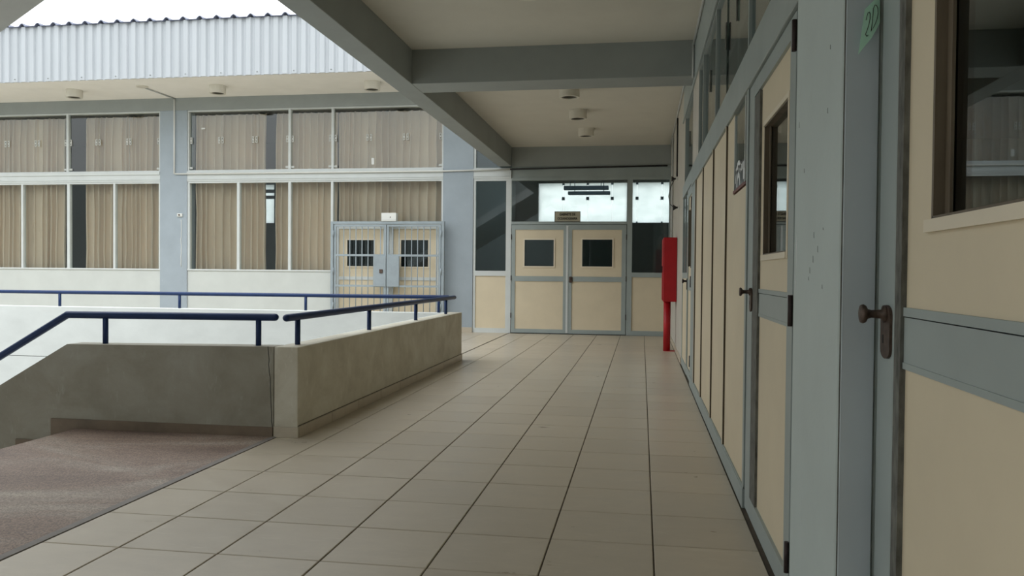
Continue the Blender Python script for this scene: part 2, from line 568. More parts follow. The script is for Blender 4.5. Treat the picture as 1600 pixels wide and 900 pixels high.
obj('joint_recess', B(-20, -2.572, 10.545, 10.69, -0.0965, -0.0895), 'dark', pw)
pi = struct('parapet_wall', B(-2.60, -2.569, 5.576, 10.52, -3.0, 0.636), 'parapet_pale')

# ------------------------------------------------------------------ corridor ceiling and beams
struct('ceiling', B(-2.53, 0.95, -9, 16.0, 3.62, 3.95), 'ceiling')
struct('beam_edge', B(-2.775, -2.52, -9, 15.60, 3.245, 3.95, bev=0.004), 'beam')
struct('beam_cross_1', B(-2.522, 0.523, 8.68, 9.13, 3.247, 3.625, bev=0.004), 'beam')
struct('beam_cross_2', B(-2.522, 0.523, 15.62, 16.0, 3.235, 3.625, bev=0.004), 'beam')
struct('beam_cross_3', B(-2.522, 0.523, 1.95, 2.40, 3.247, 3.625, bev=0.004), 'beam')
# sloped concrete slab above the stair
struct('roof_stair', MB().prism([(-8.6, 0.665), (-3.05, 3.995), (-3.05, 4.28), (-8.6, 0.95)], 'y', 0.6, 5.45), 'slab')

# ------------------------------------------------------------------ far building: structure
struct('beam_facade', B(-20, -2.45, 15.62, 15.95, 4.492, 4.80, bev=0.003), 'beam')
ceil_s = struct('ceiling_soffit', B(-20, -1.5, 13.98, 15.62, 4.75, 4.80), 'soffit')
pil = struct('pillar', B(-9.972, -9.362, 15.635, 15.95, 0, 4.50, bev=0.003), 'pillar')
pil2 = struct('pillar', B(-3.892, -3.282, 15.635, 15.95, 0, 4.50, bev=0.003), 'pillar')
for a in ((-3.892, -3.60), (-3.594, -3.282)):
    obj('skirting_tile', B(a[0], a[1], 15.622, 15.636, 0, 0.098, bev=0.002), 'tile', pil2)
wl = struct('wall_left', B(-20, -9.975, 15.66, 15.80, 0, 1.19), 'white_wall')
wm = struct('wall_middle', B(-9.359, -6.18, 15.66, 15.80, 0, 1.19), 'white_wall')
struct('wall_far_left', B(-20, -14.35, 15.655, 15.8, 1.19, 4.49), 'white_wall')
# roof with corrugated fascia
roof = struct('roof', B(-20, -0.5, 13.99, 22.5, 4.80, 4.95), 'slab')
fm = MB()
x = -20.0
prof = []
while x < -0.6:
    prof += [(x, 0.0), (x + 0.055, 0.0), (x + 0.075, 0.032), (x + 0.157, 0.032)]
    x += 0.177
for (xa, ya), (xb, yb) in zip(prof, prof[1:]):
    q = [fm.bm.verts.new((xa, 13.975 - ya, 4.752)), fm.bm.verts.new((xb, 13.975 - yb, 4.752)), fm.bm.verts.new((xb, 13.975 - yb, 5.80)), fm.bm.verts.new((xa, 13.975 - ya, 5.80))]
    fm.bm.faces.new(q)
bmesh.ops.remove_doubles(fm.bm, verts=fm.bm.verts, dist=0.0005)
fa = obj('fascia_sheet', fm, 'fascia', roof)
sol = fa.modifiers.new('thickness', 'SOLIDIFY'); sol.thickness = 0.004
rm = MB()
N = 8
x = -20.0
prof = []
while x < -0.6:
    prof += [(x, 0), (x + 0.20, 0), (x + 0.225, 0.032), (x + 0.255, 0.054), (x + 0.28, 0.054), (x + 0.305, 0.032)]
    x += 0.333
for (xa, za), (xb, zb) in zip(prof, prof[1:]):
    q = [rm.bm.verts.new(p) for p in ((xa, 13.90, 5.80 + za), (xb, 13.90, 5.80 + zb), (xb, 18.5, 6.1 + zb), (xa, 18.5, 6.1 + za))]
    rm.bm.faces.new(q)
bmesh.ops.remove_doubles(rm.bm, verts=rm.bm.verts, dist=0.0005)
rs = obj('roof_sheet', rm, 'roof', roof)
sol = rs.modifiers.new('thickness', 'SOLIDIFY'); sol.thickness = 0.012
for xb in [-19 + 0.708 * k for k in range(26)]:
    obj('screw', MB().lathe([(0.0, 0.012), (0.012, 0.006), (0.012, 0.0), (0.0, 0.0)], (xb, 13.935, 4.80), 8), 'worn', roof)
# rooms behind the glass
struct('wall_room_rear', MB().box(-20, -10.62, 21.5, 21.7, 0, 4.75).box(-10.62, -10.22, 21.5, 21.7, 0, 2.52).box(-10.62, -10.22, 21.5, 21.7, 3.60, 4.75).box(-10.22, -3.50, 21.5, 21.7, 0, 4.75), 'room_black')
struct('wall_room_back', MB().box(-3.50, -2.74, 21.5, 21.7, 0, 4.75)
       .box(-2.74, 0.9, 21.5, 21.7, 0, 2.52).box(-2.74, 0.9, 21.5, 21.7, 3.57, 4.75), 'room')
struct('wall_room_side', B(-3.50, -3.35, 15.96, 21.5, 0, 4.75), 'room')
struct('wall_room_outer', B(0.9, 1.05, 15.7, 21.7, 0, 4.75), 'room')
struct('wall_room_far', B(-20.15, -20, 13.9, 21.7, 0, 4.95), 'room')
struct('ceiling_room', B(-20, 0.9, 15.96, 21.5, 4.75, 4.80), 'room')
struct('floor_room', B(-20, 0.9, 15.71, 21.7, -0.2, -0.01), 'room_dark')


# ------------------------------------------------------------------ windows of the far building
def frame_ring(mb, x0, x1, z0, z1, t, y0, y1):
    mb.box(x0, x1, y0, y1, z1 - t, z1); mb.box(x0, x1, y0, y1, z0, z0 + t)
    mb.box(x0, x0 + t, y0, y1, z0 + t, z1 - t); mb.box(x1 - t, x1, y0, y1, z0 + t, z1 - t)
    return mb


YF0, YF1, YG = 15.655, 15.74, 15.70


def lower_window(name, bays, z0, z1, ends):
    root = empty(name, ((ends[0] + ends[1]) / 2, YG, z0), kind='structure')
    obj('frame', B(ends[0], ends[1], YF0, YF1, z1, z1 + 0.035), 'frame', root)
    obj('sill', B(ends[0], ends[1], YF0 - 0.015, YF1, z0 - 0.03, z0), 'frame', root)
    edges = [ends[0]] + [v for b in bays for v in b] + [ends[1]]
    for i in range(0, len(edges), 2):
        obj('mullion', B(edges[i], edges[i + 1], YF0, YF1, z0, z1), 'frame', root)
    for (a, b) in bays:
        obj('pane', B(a, b, YG, YG + 0.005, z0, z1), 'glass', root)
    return root


def clip_shape(c, zc):
    mb = frame_ring(MB(), c - 0.023, c + 0.023, zc, zc + 0.066, 0.014, YG - 0.02, YG - 0.001)
    return frame_ring(mb, c - 0.023, c + 0.023, zc - 0.066, zc - 0.0, 0.014, YG - 0.02, YG - 0.001)


def upper_window(name, ends, z0, z1, joints, mulls, clips_low=True):
    root = empty(name, ((ends[0] + ends[1]) / 2, YG, z0), kind='structure')
    obj('frame', frame_ring(MB(), ends[0], ends[1], z0, z1, 0.028, YF0, YF1), 'frame', root)
    for m in mulls:
        obj('mullion', B(m - 0.025, m + 0.025, YF0, YF1, z0 + 0.028, z1 - 0.028), 'frame', root)
    xs = sorted([ends[0] + 0.028] + joints + mulls + [ends[1] - 0.028])
    k = 0
    for a, b in zip(xs, xs[1:]):
        if a in mulls: a += 0.025
        if b in mulls: b -= 0.025
        k += 1
        off = 0.012 if k % 2 else 0.0
        obj('pane', B(a - 0.0, b + 0.0, YG + off, YG + off + 0.006, z0 + 0.028, z1 - 0.028), 'glass', root)
    zc = z0 + 0.51 * (z1 - z0)
    for j in xs:
        for s in (-1, 1):
            if (j == xs[0] and s < 0) or (j == xs[-1] and s > 0):
                continue
            c = j + s * (0.058 if j in mulls else 0.036)
            obj('clip', clip_shape(c, zc), 'clip', root)
            if j in mulls or j in (xs[0], xs[-1]):
                obj('clip', B(c - 0.035, c + 0.035, YG - 0.02, YG - 0.001, z0 + 0.055, z0 + 0.095), 'clip', root)
    return root


Z1 = 2.985
lower_window('window_1', [(-14.3, -13.245), (-13.20, -12.146), (-12.085, -11.062), (-11.017, -10.01)], 1.20, Z1, (-14.35, -9.974))
lower_window('window_2', [(-9.312, -8.258), (-8.201, -7.138), (-7.082, -6.224)], 1.20, Z1, (-9.36, -6.176))
w3 = empty('window_3', (-5.05, YG, 2.16), kind='structure')
obj('frame', B(-6.176, -3.894, YF0, YF1, Z1, Z1 + 0.035), 'frame', w3)
obj('frame', B(-6.176, -3.894, YF0, YF1, 2.12, 2.17), 'frame', w3)
obj('mullion', B(-3.925, -3.894, YF0, YF1, 0.0, Z1), 'frame', w3)
obj('pane', B(-6.176, -3.925, YG, YG + 0.005, 2.17, Z1), 'glass', w3)
upper_window('window_4', (-14.35, -9.974), 3.225, 4.492, [-13.605, -12.877, -11.435, -10.72], [-12.135])
upper_window('window_5', (-9.36, -3.894), 3.225, 4.492, [-8.631, -7.883, -5.43, -4.672], [-7.115, -6.195])
# white transom bands between the two window rows
for i, (a, b) in enumerate(((-14.35, -9.974), (-9.36, -3.894), (-3.28, -2.53))):
    t = struct('trim_%d' % (i + 2), MB().box(a, b, 15.64, 15.75, 3.02, 3.225).box(a, b, 15.628, 15.641, 3.055, 3.065).box(a, b, 15.62, 15.641, 3.165, 3.225), 'frame')

# small paper scraps stuck on the panes
obj('paper_scrap', B(-9.07, -8.99, 15.690, 15.699, 4.10, 4.135), 'plastic', None, 'torn white paper scrap stuck high on upper pane beside pillar', 'paper')
obj('paper_scrap', B(-5.385, -5.33, 15.690, 15.699, 3.33, 3.46), 'plastic', None, 'small white tag hanging low on upper pane above gate', 'tag')


# ------------------------------------------------------------------ curtains
def curtain(x0, x1, z0, z1, label, seed):
    random.seed(seed)
    mb = MB()
    bm = mb.bm
    xs, ysn = [], []
    x = x0
    while x < x1:
        w = random.choice((0.09, 0.12, 0.14, 0.15, 0.17, 0.21))
        d = random.uniform(0.11, 0.185)
        random_pow = random.choice((1.4, 2.0, 2.8))
        for k in range(10):
            t = k / 10
            if x + t * w > x1: break
            xs.append(x + t * w + 0.30 * w * math.sin(2 * math.pi * t) * (0.5 - 0.5 * math.cos(2 * math.pi * t)))
            ysn.append(d * (0.5 - 0.5 * math.cos(2 * math.pi * t)) ** random_pow)
        x += w
    rows = [z1, z1 - 0.05, z1 - 0.6, (z0 + z1) / 2 + 0.1, (z0 + z1) / 2 - 0.4, z0 + 0.5, z0]
    grid = []
    for ri, z in enumerate(rows):
        sw = 0.012 * math.sin(ri * 1.7 + seed)
        k = (0.55, 0.8, 1, 1, 1, 1.05, 1.1)[ri]
        grid.append([bm.verts.new((xx + sw * math.sin(xx * 5 + ri), 15.96 - yy * k + 0.006 * math.sin(xx * 13 + ri * 2), z)) for xx, yy in zip(xs, ysn)])
    for a, b in zip(grid, grid[1:]):
        for i in range(len(xs) - 1):
            f = bm.faces.new((a[i], a[i + 1], b[i + 1], b[i])); f.smooth = True
    return obj('curtain', mb, 'curtain', None, label, 'curtain', 'tan pleated curtains behind the far windows')


curtain(-14.3, -12.33, 1.12, 4.44, 'tan pleated curtain at the outer end of the window row, farthest from the gate', 11)
curtain(-11.90, -9.99, 1.12, 4.44, 'tan pleated curtain between dark gap and grey pillar with switch', 12)
curtain(-9.34, -7.70, 1.12, 4.44, 'tan pleated curtain beside grey pillar, ending at bright narrow gap', 13)
curtain(-7.52, -6.19, 1.12, 4.44, 'narrow tan pleated curtain between bright gap and barred gate', 14)
curtain(-6.17, -3.91, 2.19, 4.44, 'wide tan pleated curtain in panes above barred gate', 15)


# ------------------------------------------------------------------ laboratory front at the end of the corridor
def door_leaf(parent, x0, x1, z0, z1, py, inset, win, rail, st, matf='frame_grey', bead='cream_trim'):
    """leaf in the XZ plane: stiles and rails with recessed cream panels and a small window"""
    leaf = obj('leaf', MB().box(x0, inset[0], py, py + 0.045, z0, z1).box(inset[1], x1, py, py + 0.045, z0, z1)
               .box(inset[0], inset[1], py, py + 0.045, inset[3], z1).box(inset[0], inset[1], py, py + 0.045, z0, inset[2])
               .box(inset[0], inset[1], py, py + 0.045, rail[0], rail[1]), matf, parent)
    a, b, c, d = win
    yp = py + 0.014
    obj('panel', MB().box(inset[0], a, yp, yp + 0.02, rail[1], inset[3]).box(b, inset[1], yp, yp + 0.02, rail[1], inset[3])
        .box(a, b, yp, yp + 0.02, rail[1], c).box(a, b, yp, yp + 0.02, d, inset[3]), 'cream', leaf)
    obj('panel', B(inset[0], inset[1], yp, yp + 0.02, inset[2], rail[0]), 'cream', leaf)
    obj('window_bead', frame_ring(MB(), a - 0.025, b + 0.025, c - 0.025, d + 0.025, 0.025, yp - 0.014, yp + 0.022), bead, leaf)
    obj('pane', B(a, b, yp + 0.012, yp + 0.017, c, d), 'glass_dim', leaf)
    return leaf


# window beside the doors (nearer the grey pillar)
w6 = empty('window_6', (-2.93, YG, 1.2), kind='structure')
obj('frame', MB().box(-3.28, -3.235, YF0, YF1, 0, 4.3).box(-2.63, -2.525, YF0, YF1, 0, 3.02), 'frame', w6)
obj('sill', B(-3.235, -2.63, YF0, YF1, 1.115, 1.215), 'frame', w6)
obj('frame', B(-3.235, -2.63, YF0, YF1, 2.975, 3.02), 'frame', w6)
obj('frame', B(-3.235, -2.63, YF0, YF1, 0, 0.09), 'frame', w6)
obj('pane', B(-3.235, -2.63, YG, YG + 0.006, 1.215, 2.975), 'glass_dim', w6)
obj('panel', B(-3.235, -2.63, 15.675, 15.70, 0.09, 1.115), 'cream', w6)
obj('pane', B(-3.235, -2.46, YG, YG + 0.006, 3.225, 4.492), 'glass_dim', w6)
# fanlight over the doors
w7 = empty('window_7', (-1.4, YG, 2.17), kind='structure')
obj('frame', B(-2.525, -0.285, YF0, YF1, 2.125, 2.178), 'frame_grey', w7)
obj('frame', MB().box(-2.525, 0.525, YF0, YF1, 2.975, 3.03).box(-2.525, 0.525, 15.67, YF1, 3.03, 3.20).box(-2.525, 0.525, 15.64, YF1, 3.20, 3.235), 'frame_grey', w7)
obj('pane', B(-2.525, -0.285, YG, YG + 0.006, 2.178, 2.975), 'glass', w7)
# window beside the doors (nearer the red cabinet)
w8 = empty('window_8', (0.15, YG, 1.2), kind='structure')
obj('frame', MB().box(-0.285, -0.187, YF0, YF1, 0, 2.975).box(0.50, 0.525, YF0, YF1, 0, 2.975), 'frame_grey', w8)
obj('sill', B(-0.187, 0.50, YF0, YF1, 1.115, 1.205), 'frame_grey', w8)
obj('frame', B(-0.187, 0.50, YF0, YF1, 0, 0.09), 'frame_grey', w8)
obj('pane', B(-0.187, 0.50, YG, YG + 0.006, 1.205, 2.975), 'glass', w8)
obj('panel', B(-0.187, 0.50, 15.675, 15.70, 0.09, 1.115), 'cream', w8)
# double door
d1 = empty('door_1', (-1.4, YG, 0), kind='structure')
L1 = door_leaf(d1, -2.515, -1.432, 0.012, 2.115, 15.66, (-2.443, -1.500, 0.088, 2.021), (-2.258, -1.688, 1.314, 1.825), (1.02, 1.117), 0)
L2 = door_leaf(d1, -1.412, -0.297, 0.012, 2.115, 15.66, (-1.335, -0.380, 0.088, 2.021), (-1.136, -0.560, 1.314, 1.832), (1.02, 1.117), 0)
obj('astragal', B(-1.445, -1.405, 15.652, 15.662, 0.02, 2.10), 'frame', d1)
lk = obj('lock', MB().box(-1.385, -1.318, 15.635, 15.66, 1.00, 1.115, bev=0.01), 'rust', L2)
obj('keyhole', MB().tube([(-1.35, 15.636, 1.07), (-1.35, 15.625, 1.07)], 0.018, 12), 'hinge', L2)
for z in (0.35, 1.08, 1.88):
    obj('hinge', B(-2.527, -2.512, 15.645, 15.662, z - 0.05, z + 0.05), 'hinge', L1)
    obj('hinge', B(-0.30, -0.286, 15.645, 15.662, z - 0.05, z + 0.05), 'hinge', L2)


def text_mesh(txt, size, loc, align='CENTER', ext=0.0015):
    cu = bpy.data.curves.new('txt', 'FONT')
    cu.body = txt; cu.size = size; cu.align_x = align; cu.align_y = 'CENTER'; cu.extrude = ext; cu.space_line = 0.95
    cu.offset = 0.0012
    o = bpy.data.objects.new('txt', cu)
    COL.objects.link(o)
    bpy.context.view_layer.update()
    me = bpy.data.meshes.new_from_object(o.evaluated_get(bpy.context.evaluated_depsgraph_get()))
    bpy.data.objects.remove(o); bpy.data.curves.remove(cu)
    mb = MB(); mb.bm.from_mesh(me)
    bpy.data.meshes.remove(me)
    bmesh.ops.transform(mb.bm, matrix=Matrix.Translation(loc) @ Matrix.Rotation(math.pi / 2, 4, 'X') @ Matrix.Diagonal((0.86, 1.15, 1, 1)), verts=mb.bm.verts)
    return mb


sg = obj('sign_board', B(-1.674, -1.176, 15.63, 15.652, 2.172, 2.372, bev=0.003), 'sign', None, 'tan sign board reading GABINETE DE OCEANOGRAFIA standing above the double doors', 'sign')
obj('border', frame_ring(MB(), -1.674, -1.176, 2.172, 2.372, 0.008, 15.626, 15.631), 'ink', sg)
obj('lettering', text_mesh('GABINETE DE', 0.058, (-1.425, 15.628, 2.312)), 'ink', sg)
obj('lettering', text_mesh('OCEANOGRAFIA', 0.058, (-1.425, 15.628, 2.232)), 'ink', sg)

# frosted windows at the back of the room
w9 = empty('window_9', (-1.0, 21.5, 2.52), kind='structure')
xb = -2.722
for k in range(6):
    x1 = min(xb + 0.645, 0.9)
    obj('pane', B(xb + 0.006, x1 - 0.006, 21.55, 21.558, 2.52, 3.57), 'frosted', w9)
    if k:
        obj('clip', B(xb - 0.038, xb + 0.038, 21.525, 21.56, 3.12, 3.20), 'fluoro', w9)
        obj('clip', B(xb - 0.03, xb + 0.03, 21.525, 21.56, 3.52, 3.57), 'fluoro', w9)
        obj('clip', B(xb - 0.02, xb + 0.02, 21.525, 21.56, 2.52, 2.55), 'fluoro', w9)
    xb += 0.645
obj('joint', MB().box(-0.401, -0.269, 21.49, 21.60, 2.52, 3.57), 'room', w9)
w10 = empty('window_10', (-10.4, 21.5, 2.52), kind='structure')
obj('pane', B(-10.62, -10.22, 21.55, 21.558, 2.52, 3.60), 'frosted', w10)
obj('glazing_bar', MB().box(-10.62, -10.22, 21.52, 21.57, 3.37, 3.46).box(-10.62, -10.22, 21.52, 21.57, 3.20, 3.29), 'fluoro', w10)


def hanging_lamp(x0, x1, y, z0, z1, rods, label):
    t = empty('hanging_lamp', ((x0 + x1) / 2, y, z0), label, 'lamp', 'strip lamps hanging in the room beyond the doors')
    obj('housing', B(x0, x1, y - 0.07, y + 0.07, z0, z1, bev=0.01), 'fluoro', t)
    for xx in rods:
        obj('rod', MB().tube([(xx, y, z1 - 0.01), (xx, y, 4.75)], 0.008, 6), 'fluoro', t)


hanging_lamp(-1.775, -0.759, 18.5, 3.075, 3.165, (-1.63, -0.93), 'upper blue grey strip lamp hanging in room seen above sign')
hanging_lamp(-1.657, -0.714, 18.3, 2.945, 3.02, (-1.51, -0.86), 'lower blue grey strip lamp hanging in room seen above sign')

# ------------------------------------------------------------------ barred gate and the door behind it
d2 = empty('door_2', (-5.04, YG, 0), kind='structure')
obj('jamb', MB().box(-6.176, -6.12, YF0, YF1, 0, 2.12).box(-3.975, -3.925, YF0, YF1, 0, 2.12), 'frame', d2)
G1 = door_leaf(d2, -6.115, -5.045, 0.012, 2.115, 15.665, (-6.05, -5.125, 0.10, 2.032), (-5.876, -5.308, 1.287, 1.812), (1.009, 1.074), 0, 'frame')
G2 = door_leaf(d2, -5.035, -3.98, 0.012, 2.115, 15.665, (-4.912, -4.03, 0.10, 2.032), (-4.752, -4.194, 1.283, 1.815), (1.009, 1.074), 0, 'frame')

gt = empty('barred_gate', (-4.98, 15.46, 0), 'grey blue barred steel gate with lock plates before cream double door', 'gate')
obj('post', B(-6.135, -6.078, 15.42, 15.50, 0, 2.172, bev=0.004), 'gate', gt)
obj('post', B(-3.865, -3.808, 15.42, 15.50, 0, 2.172, bev=0.004), 'gate', gt)
obj('top_rail', B(-6.078, -3.865, 15.42, 15.50, 2.118, 2.172, bev=0.004), 'gate', gt)
for (a, b) in ((-6.065, -4.988), (-4.972, -3.878)):
    obj('stile', B(a, a + 0.04, 15.435, 15.475, 0.05, 2.11), 'gate', gt)
    obj('stile', B(b - 0.04, b, 15.435, 15.475, 0.05, 2.11), 'gate', gt)
    obj('rail', B(a + 0.04, b - 0.04, 15.435, 15.475, 2.07, 2.11), 'gate', gt)
    obj('rail', B(a + 0.04, b - 0.04, 15.435, 15.475, 1.482, 1.522), 'gate', gt)
    obj('rail', B(a + 0.04, b - 0.04, 15.435, 15.475, 0.875, 0.915), 'gate', gt)
    obj('rail', B(a + 0.04, b - 0.04, 15.435, 15.475, 0.05, 0.09), 'gate', gt)
for xx in (-5.989, -5.869, -5.742, -5.616, -5.49, -5.364, -5.238, -5.107, -4.857, -4.726, -4.602, -4.472, -4.349, -4.226, -4.097, -3.968):
    obj('bar', MB().tube([(xx, 15.455, 0.06), (xx, 15.455, 2.10)], 0.0095, 8), 'gate', gt)
p1 = obj('lock_plate', B(-5.244, -4.985, 15.415, 15.434, 0.885, 1.488, bev=0.003), 'gate', gt)
obj('lock_plate', B(-4.972, -4.715, 15.415, 15.434, 0.885, 1.488, bev=0.003), 'gate', gt)
obj('lock', MB().box(-5.115, -5.045, 15.395, 15.416, 1.15, 1.225, bev=0.006), 'rust', p1)
for z in (0.5, 1.19, 1.93):
    obj('hinge', MB().tube([(-3.868, 15.415, z - 0.06), (-3.868, 15.415, z + 0.06)], 0.014, 8), 'gate', gt)
    obj('hinge', MB().tube([(-6.075, 15.415, z - 0.06), (-6.075, 15.415, z + 0.06)], 0.014, 8), 'gate', gt)
bx = obj('white_box', B(-5.078, -4.776, 15.40, 15.52, 2.1725, 2.337, bev=0.005), 'plastic', None, 'white metal box sitting on top of barred gate', 'box')
obj('seam', B(-5.076, -4.778, 15.396, 15.401, 2.195, 2.199), 'conduit', bx)
obj('latch', B(-4.90, -4.885, 15.393, 15.401, 2.24, 2.262), 'rust', bx)

# ------------------------------------------------------------------ lamps on soffit and ceiling


def round_lamp(c, r, h, label, group):
    t = empty('ceiling_lamp', (c[0], c[1], c[2] - h), label, 'lamp', group)
    obj('housing', MB().lathe([(r * 1.02, h), (r * 1.02, h - 0.008), (r * 0.985, h - 0.012), (r * 0.985, 0.004), (r * 0.97, 0), (r * 0.76, 0), (r * 0.74, 0.02), (r * 0.74, h)], (c[0], c[1], c[2] - h), 32), 'lamp', t)
    obj('reflector', MB().lathe([(0, h * 0.35), (r * 0.5, h * 0.3), (r * 0.745, 0.012)], (c[0], c[1], c[2] - h), 28), 'lamp_dark', t)
    obj('bulb', MB().lathe([(0, 0.045), (0.025, 0.05), (0.035, 0.07), (0.025, h * 0.9), (0, h * 0.9)], (c[0], c[1], c[2] - h), 14), 'lamp', t)


LG = 'round white lamps on the far building soffit'
round_lamp((-11.24, 14.70, 4.75), 0.155, 0.15, 'round white lamp on soffit above outermost curtained windows', LG)
round_lamp((-8.15, 14.69, 4.75), 0.155, 0.15, 'round white lamp on soffit beyond the conduit, over middle windows', LG)
round_lamp((-5.05, 14.74, 4.75), 0.155, 0.15, 'round white lamp on soffit above barred gate', LG)
LG = 'round cream lamps along the corridor ceiling'
round_lamp((-0.966, 6.74, 3.62), 0.135, 0.13, 'round cream ceiling lamp in the first bay, on this side of the cross beam', LG)
round_lamp((-0.966, 10.70, 3.62), 0.135, 0.13, 'round cream ceiling lamp half hidden behind cross beam', LG)
round_lamp((-0.969, 12.20, 3.62), 0.135, 0.13, 'middle round cream lamp of the three beyond the cross beam', LG)
round_lamp((-0.951, 13.76, 3.62), 0.135, 0.13, 'farthest round cream ceiling lamp, closest to the double doors', LG)
jb = obj('ceiling_plate', MB().lathe([(0, 0), (0.10, 0), (0.115, 0.012), (0.115, 0.02), (0, 0.02)], (-9.66, 14.55, 4.73), 28), 'lamp', None, 'flat white round cover plate on soffit where conduit starts', 'cover')

# ------------------------------------------------------------------ conduits, switch, wire
obj('conduit', MB().tube([(-9.655, 14.66, 4.735), (-9.63, 15.605, 4.735)], 0.014, 8), 'conduit', None, 'thin conduit across soffit from round cover plate to pillar', 'conduit')
obj('conduit', MB().tube([(-9.63, 15.605, 4.72), (-9.63, 15.605, 3.175)], 0.016, 8), 'plastic', None, 'white vertical conduit running down grey pillar from soffit', 'conduit')
obj('conduit', MB().tube([(-9.612, 15.603, 3.175), (-3.92, 15.603, 3.172), (-2.55, 15.603, 3.19)], 0.016, 8), 'plastic', None, 'long white conduit running level along the windows above the gate', 'conduit')
obj('conduit', MB().tube([(-2.545, 15.60, 3.19), (0.46, 15.60, 3.225)], 0.016, 8), 'cable', None, 'dark conduit running level above the double doors', 'conduit')
sw = obj('wall_switch', B(-9.57, -9.455, 15.605, 15.636, 2.285, 2.355, bev=0.006), 'plastic', None, 'small white switch box on grey pillar between curtained windows', 'switch')
obj('rocker', B(-9.535, -9.50, 15.598, 15.606, 2.305, 2.335), 'rust', sw)
wr = MB()
random.seed(5)
wr.tube([(-9.487 + random.uniform(-0.006, 0.006), 15.631, 2.23 - 0.07 * k) for k in range(15)], 0.007, 6)
obj('wire', wr, 'plastic', None, 'thin white wire hanging down grey pillar below switch', 'wire')

# ------------------------------------------------------------------ handrails
RR, PR = 0.027, 0.020
HG = 'navy tube handrails on the stair parapets'
h1 = empty('handrail', (-3.4, 5.49, 0.63), 'navy handrail on near parapet, bending down along the stair', 'handrail', HG)
obj('rail', MB().tube([(-2.60, 5.49, 0.845), (-4.255, 5.49, 0.836), (-6.6, 5.49, 0.836 - SL * 2.345)], RR, 16, round_ends=True), 'rail', h1)
for xx in (-2.726, -3.942):
    obj('post', MB().tube([(xx, 5.49, 0.60), (xx, 5.49, 0.83)], PR, 12), 'rail', h1)
obj('post', MB().tube([(-5.3, 5.49, -0.05), (-5.3, 5.49, 0.22)], PR, 12), 'rail', h1)
h2 = empty('handrail', (-2.485, 8.0, 0.64), 'navy handrail along corridor parapet above tiled floor', 'handrail', HG)
obj('rail', MB().tube([(-2.485, 5.43, 0.845), (-2.485, 10.66, 0.842)], RR, 16, round_ends=True), 'rail', h2)
for yy in (5.62, 7.20, 8.77, 10.18):
    obj('post', MB().tube([(-2.485, yy, 0.625), (-2.485, yy, 0.83)], PR, 12), 'rail', h2)
h3 = empty('handrail', (-8.0, 10.615, 0.635), 'long navy handrail on far parapet before the curtained windows', 'handrail', HG)
obj('rail', MB().tube([(-19.5, 10.615, 0.828), (-2.56, 10.615, 0.845)], 0.026, 16, round_ends=True), 'rail', h3)
for k in range(8):
    xx = -2.69 - 1.888 * k
    obj('post', MB().tube([(xx, 10.615, 0.62), (xx, 10.615, 0.83)], PR, 12), 'rail', h3)

# ------------------------------------------------------------------ right-hand wall
XW = 0.525
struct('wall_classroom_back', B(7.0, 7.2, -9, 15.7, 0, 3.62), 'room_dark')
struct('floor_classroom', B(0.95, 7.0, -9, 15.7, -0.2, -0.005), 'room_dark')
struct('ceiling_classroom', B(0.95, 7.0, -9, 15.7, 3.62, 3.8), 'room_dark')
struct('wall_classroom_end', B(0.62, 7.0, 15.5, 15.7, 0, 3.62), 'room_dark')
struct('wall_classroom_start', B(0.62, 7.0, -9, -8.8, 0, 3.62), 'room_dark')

wr_ = struct('wall_right', MB().box(XW, 0.62, -9, 0.70, 0, 3.62), 'cream')
# solid plastered stretch next to the far doors
struct('wall_right_plaster', B(XW, 0.62, 10.86, 15.65, 0, 3.62), 'plaster')
struct('baseboard_right', MB().box(XW - 0.012, XW, 10.88, 15.60, 0, 0.085), 'tile')
# upper band between transom glass and ceiling
struct('trim_5', MB().box(XW - 0.006, 0.60, 2.52, 10.86, 3.145, 3.62).box(XW - 0.018, XW, 2.52, 10.86, 3.145, 3.175), 'frame_grey')
# header over doors and panels
struct('trim_6', MB().box(XW - 0.014, 0.60, 2.52, 8.85, 2.112, 2.315, bev=0.003).box(XW - 0.006, 0.60, 8.85, 10.86, 2.165, 2.315), 'frame_grey')
struct('trim_7', MB().box(XW - 0.006, 0.60, -9, 1.94, 2.112, 3.62), 'frame_grey')
# kick board
struct('baseboard_right', MB().box(XW - 0.012, 0.58, 4.215, 8.85, 0.0, 0.10, bev=0.002).box(XW - 0.007, XW - 0.001, 4.215, 8.85, 0.10, 0.108), 'frame_grey')

# cream panels with open joints between them
pn = empty('wall_panelling', (XW + 0.03, 6.2, 0.1), kind='structure')


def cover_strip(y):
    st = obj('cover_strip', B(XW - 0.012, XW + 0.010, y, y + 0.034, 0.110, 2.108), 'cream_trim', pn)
    obj('shade_strip', B(XW - 0.0115, XW + 0.010, y - 0.004, y - 0.0002, 0.110, 2.108), 'shade_strip', st)  # dark sliver paints the shade on the strip's near side


obj('backing', B(XW + 0.024, XW + 0.05, 4.9, 8.85, 0.10, 2.112), 'dark', pn)
for (a, b) in ((5.298, 6.240), (6.262, 7.278), (7.302, 8.215)):
    obj('panel', B(XW, XW + 0.024, a, b, 0.108, 2.108, bev=0.002), 'cream', pn)
    cover_strip(b - 0.030)
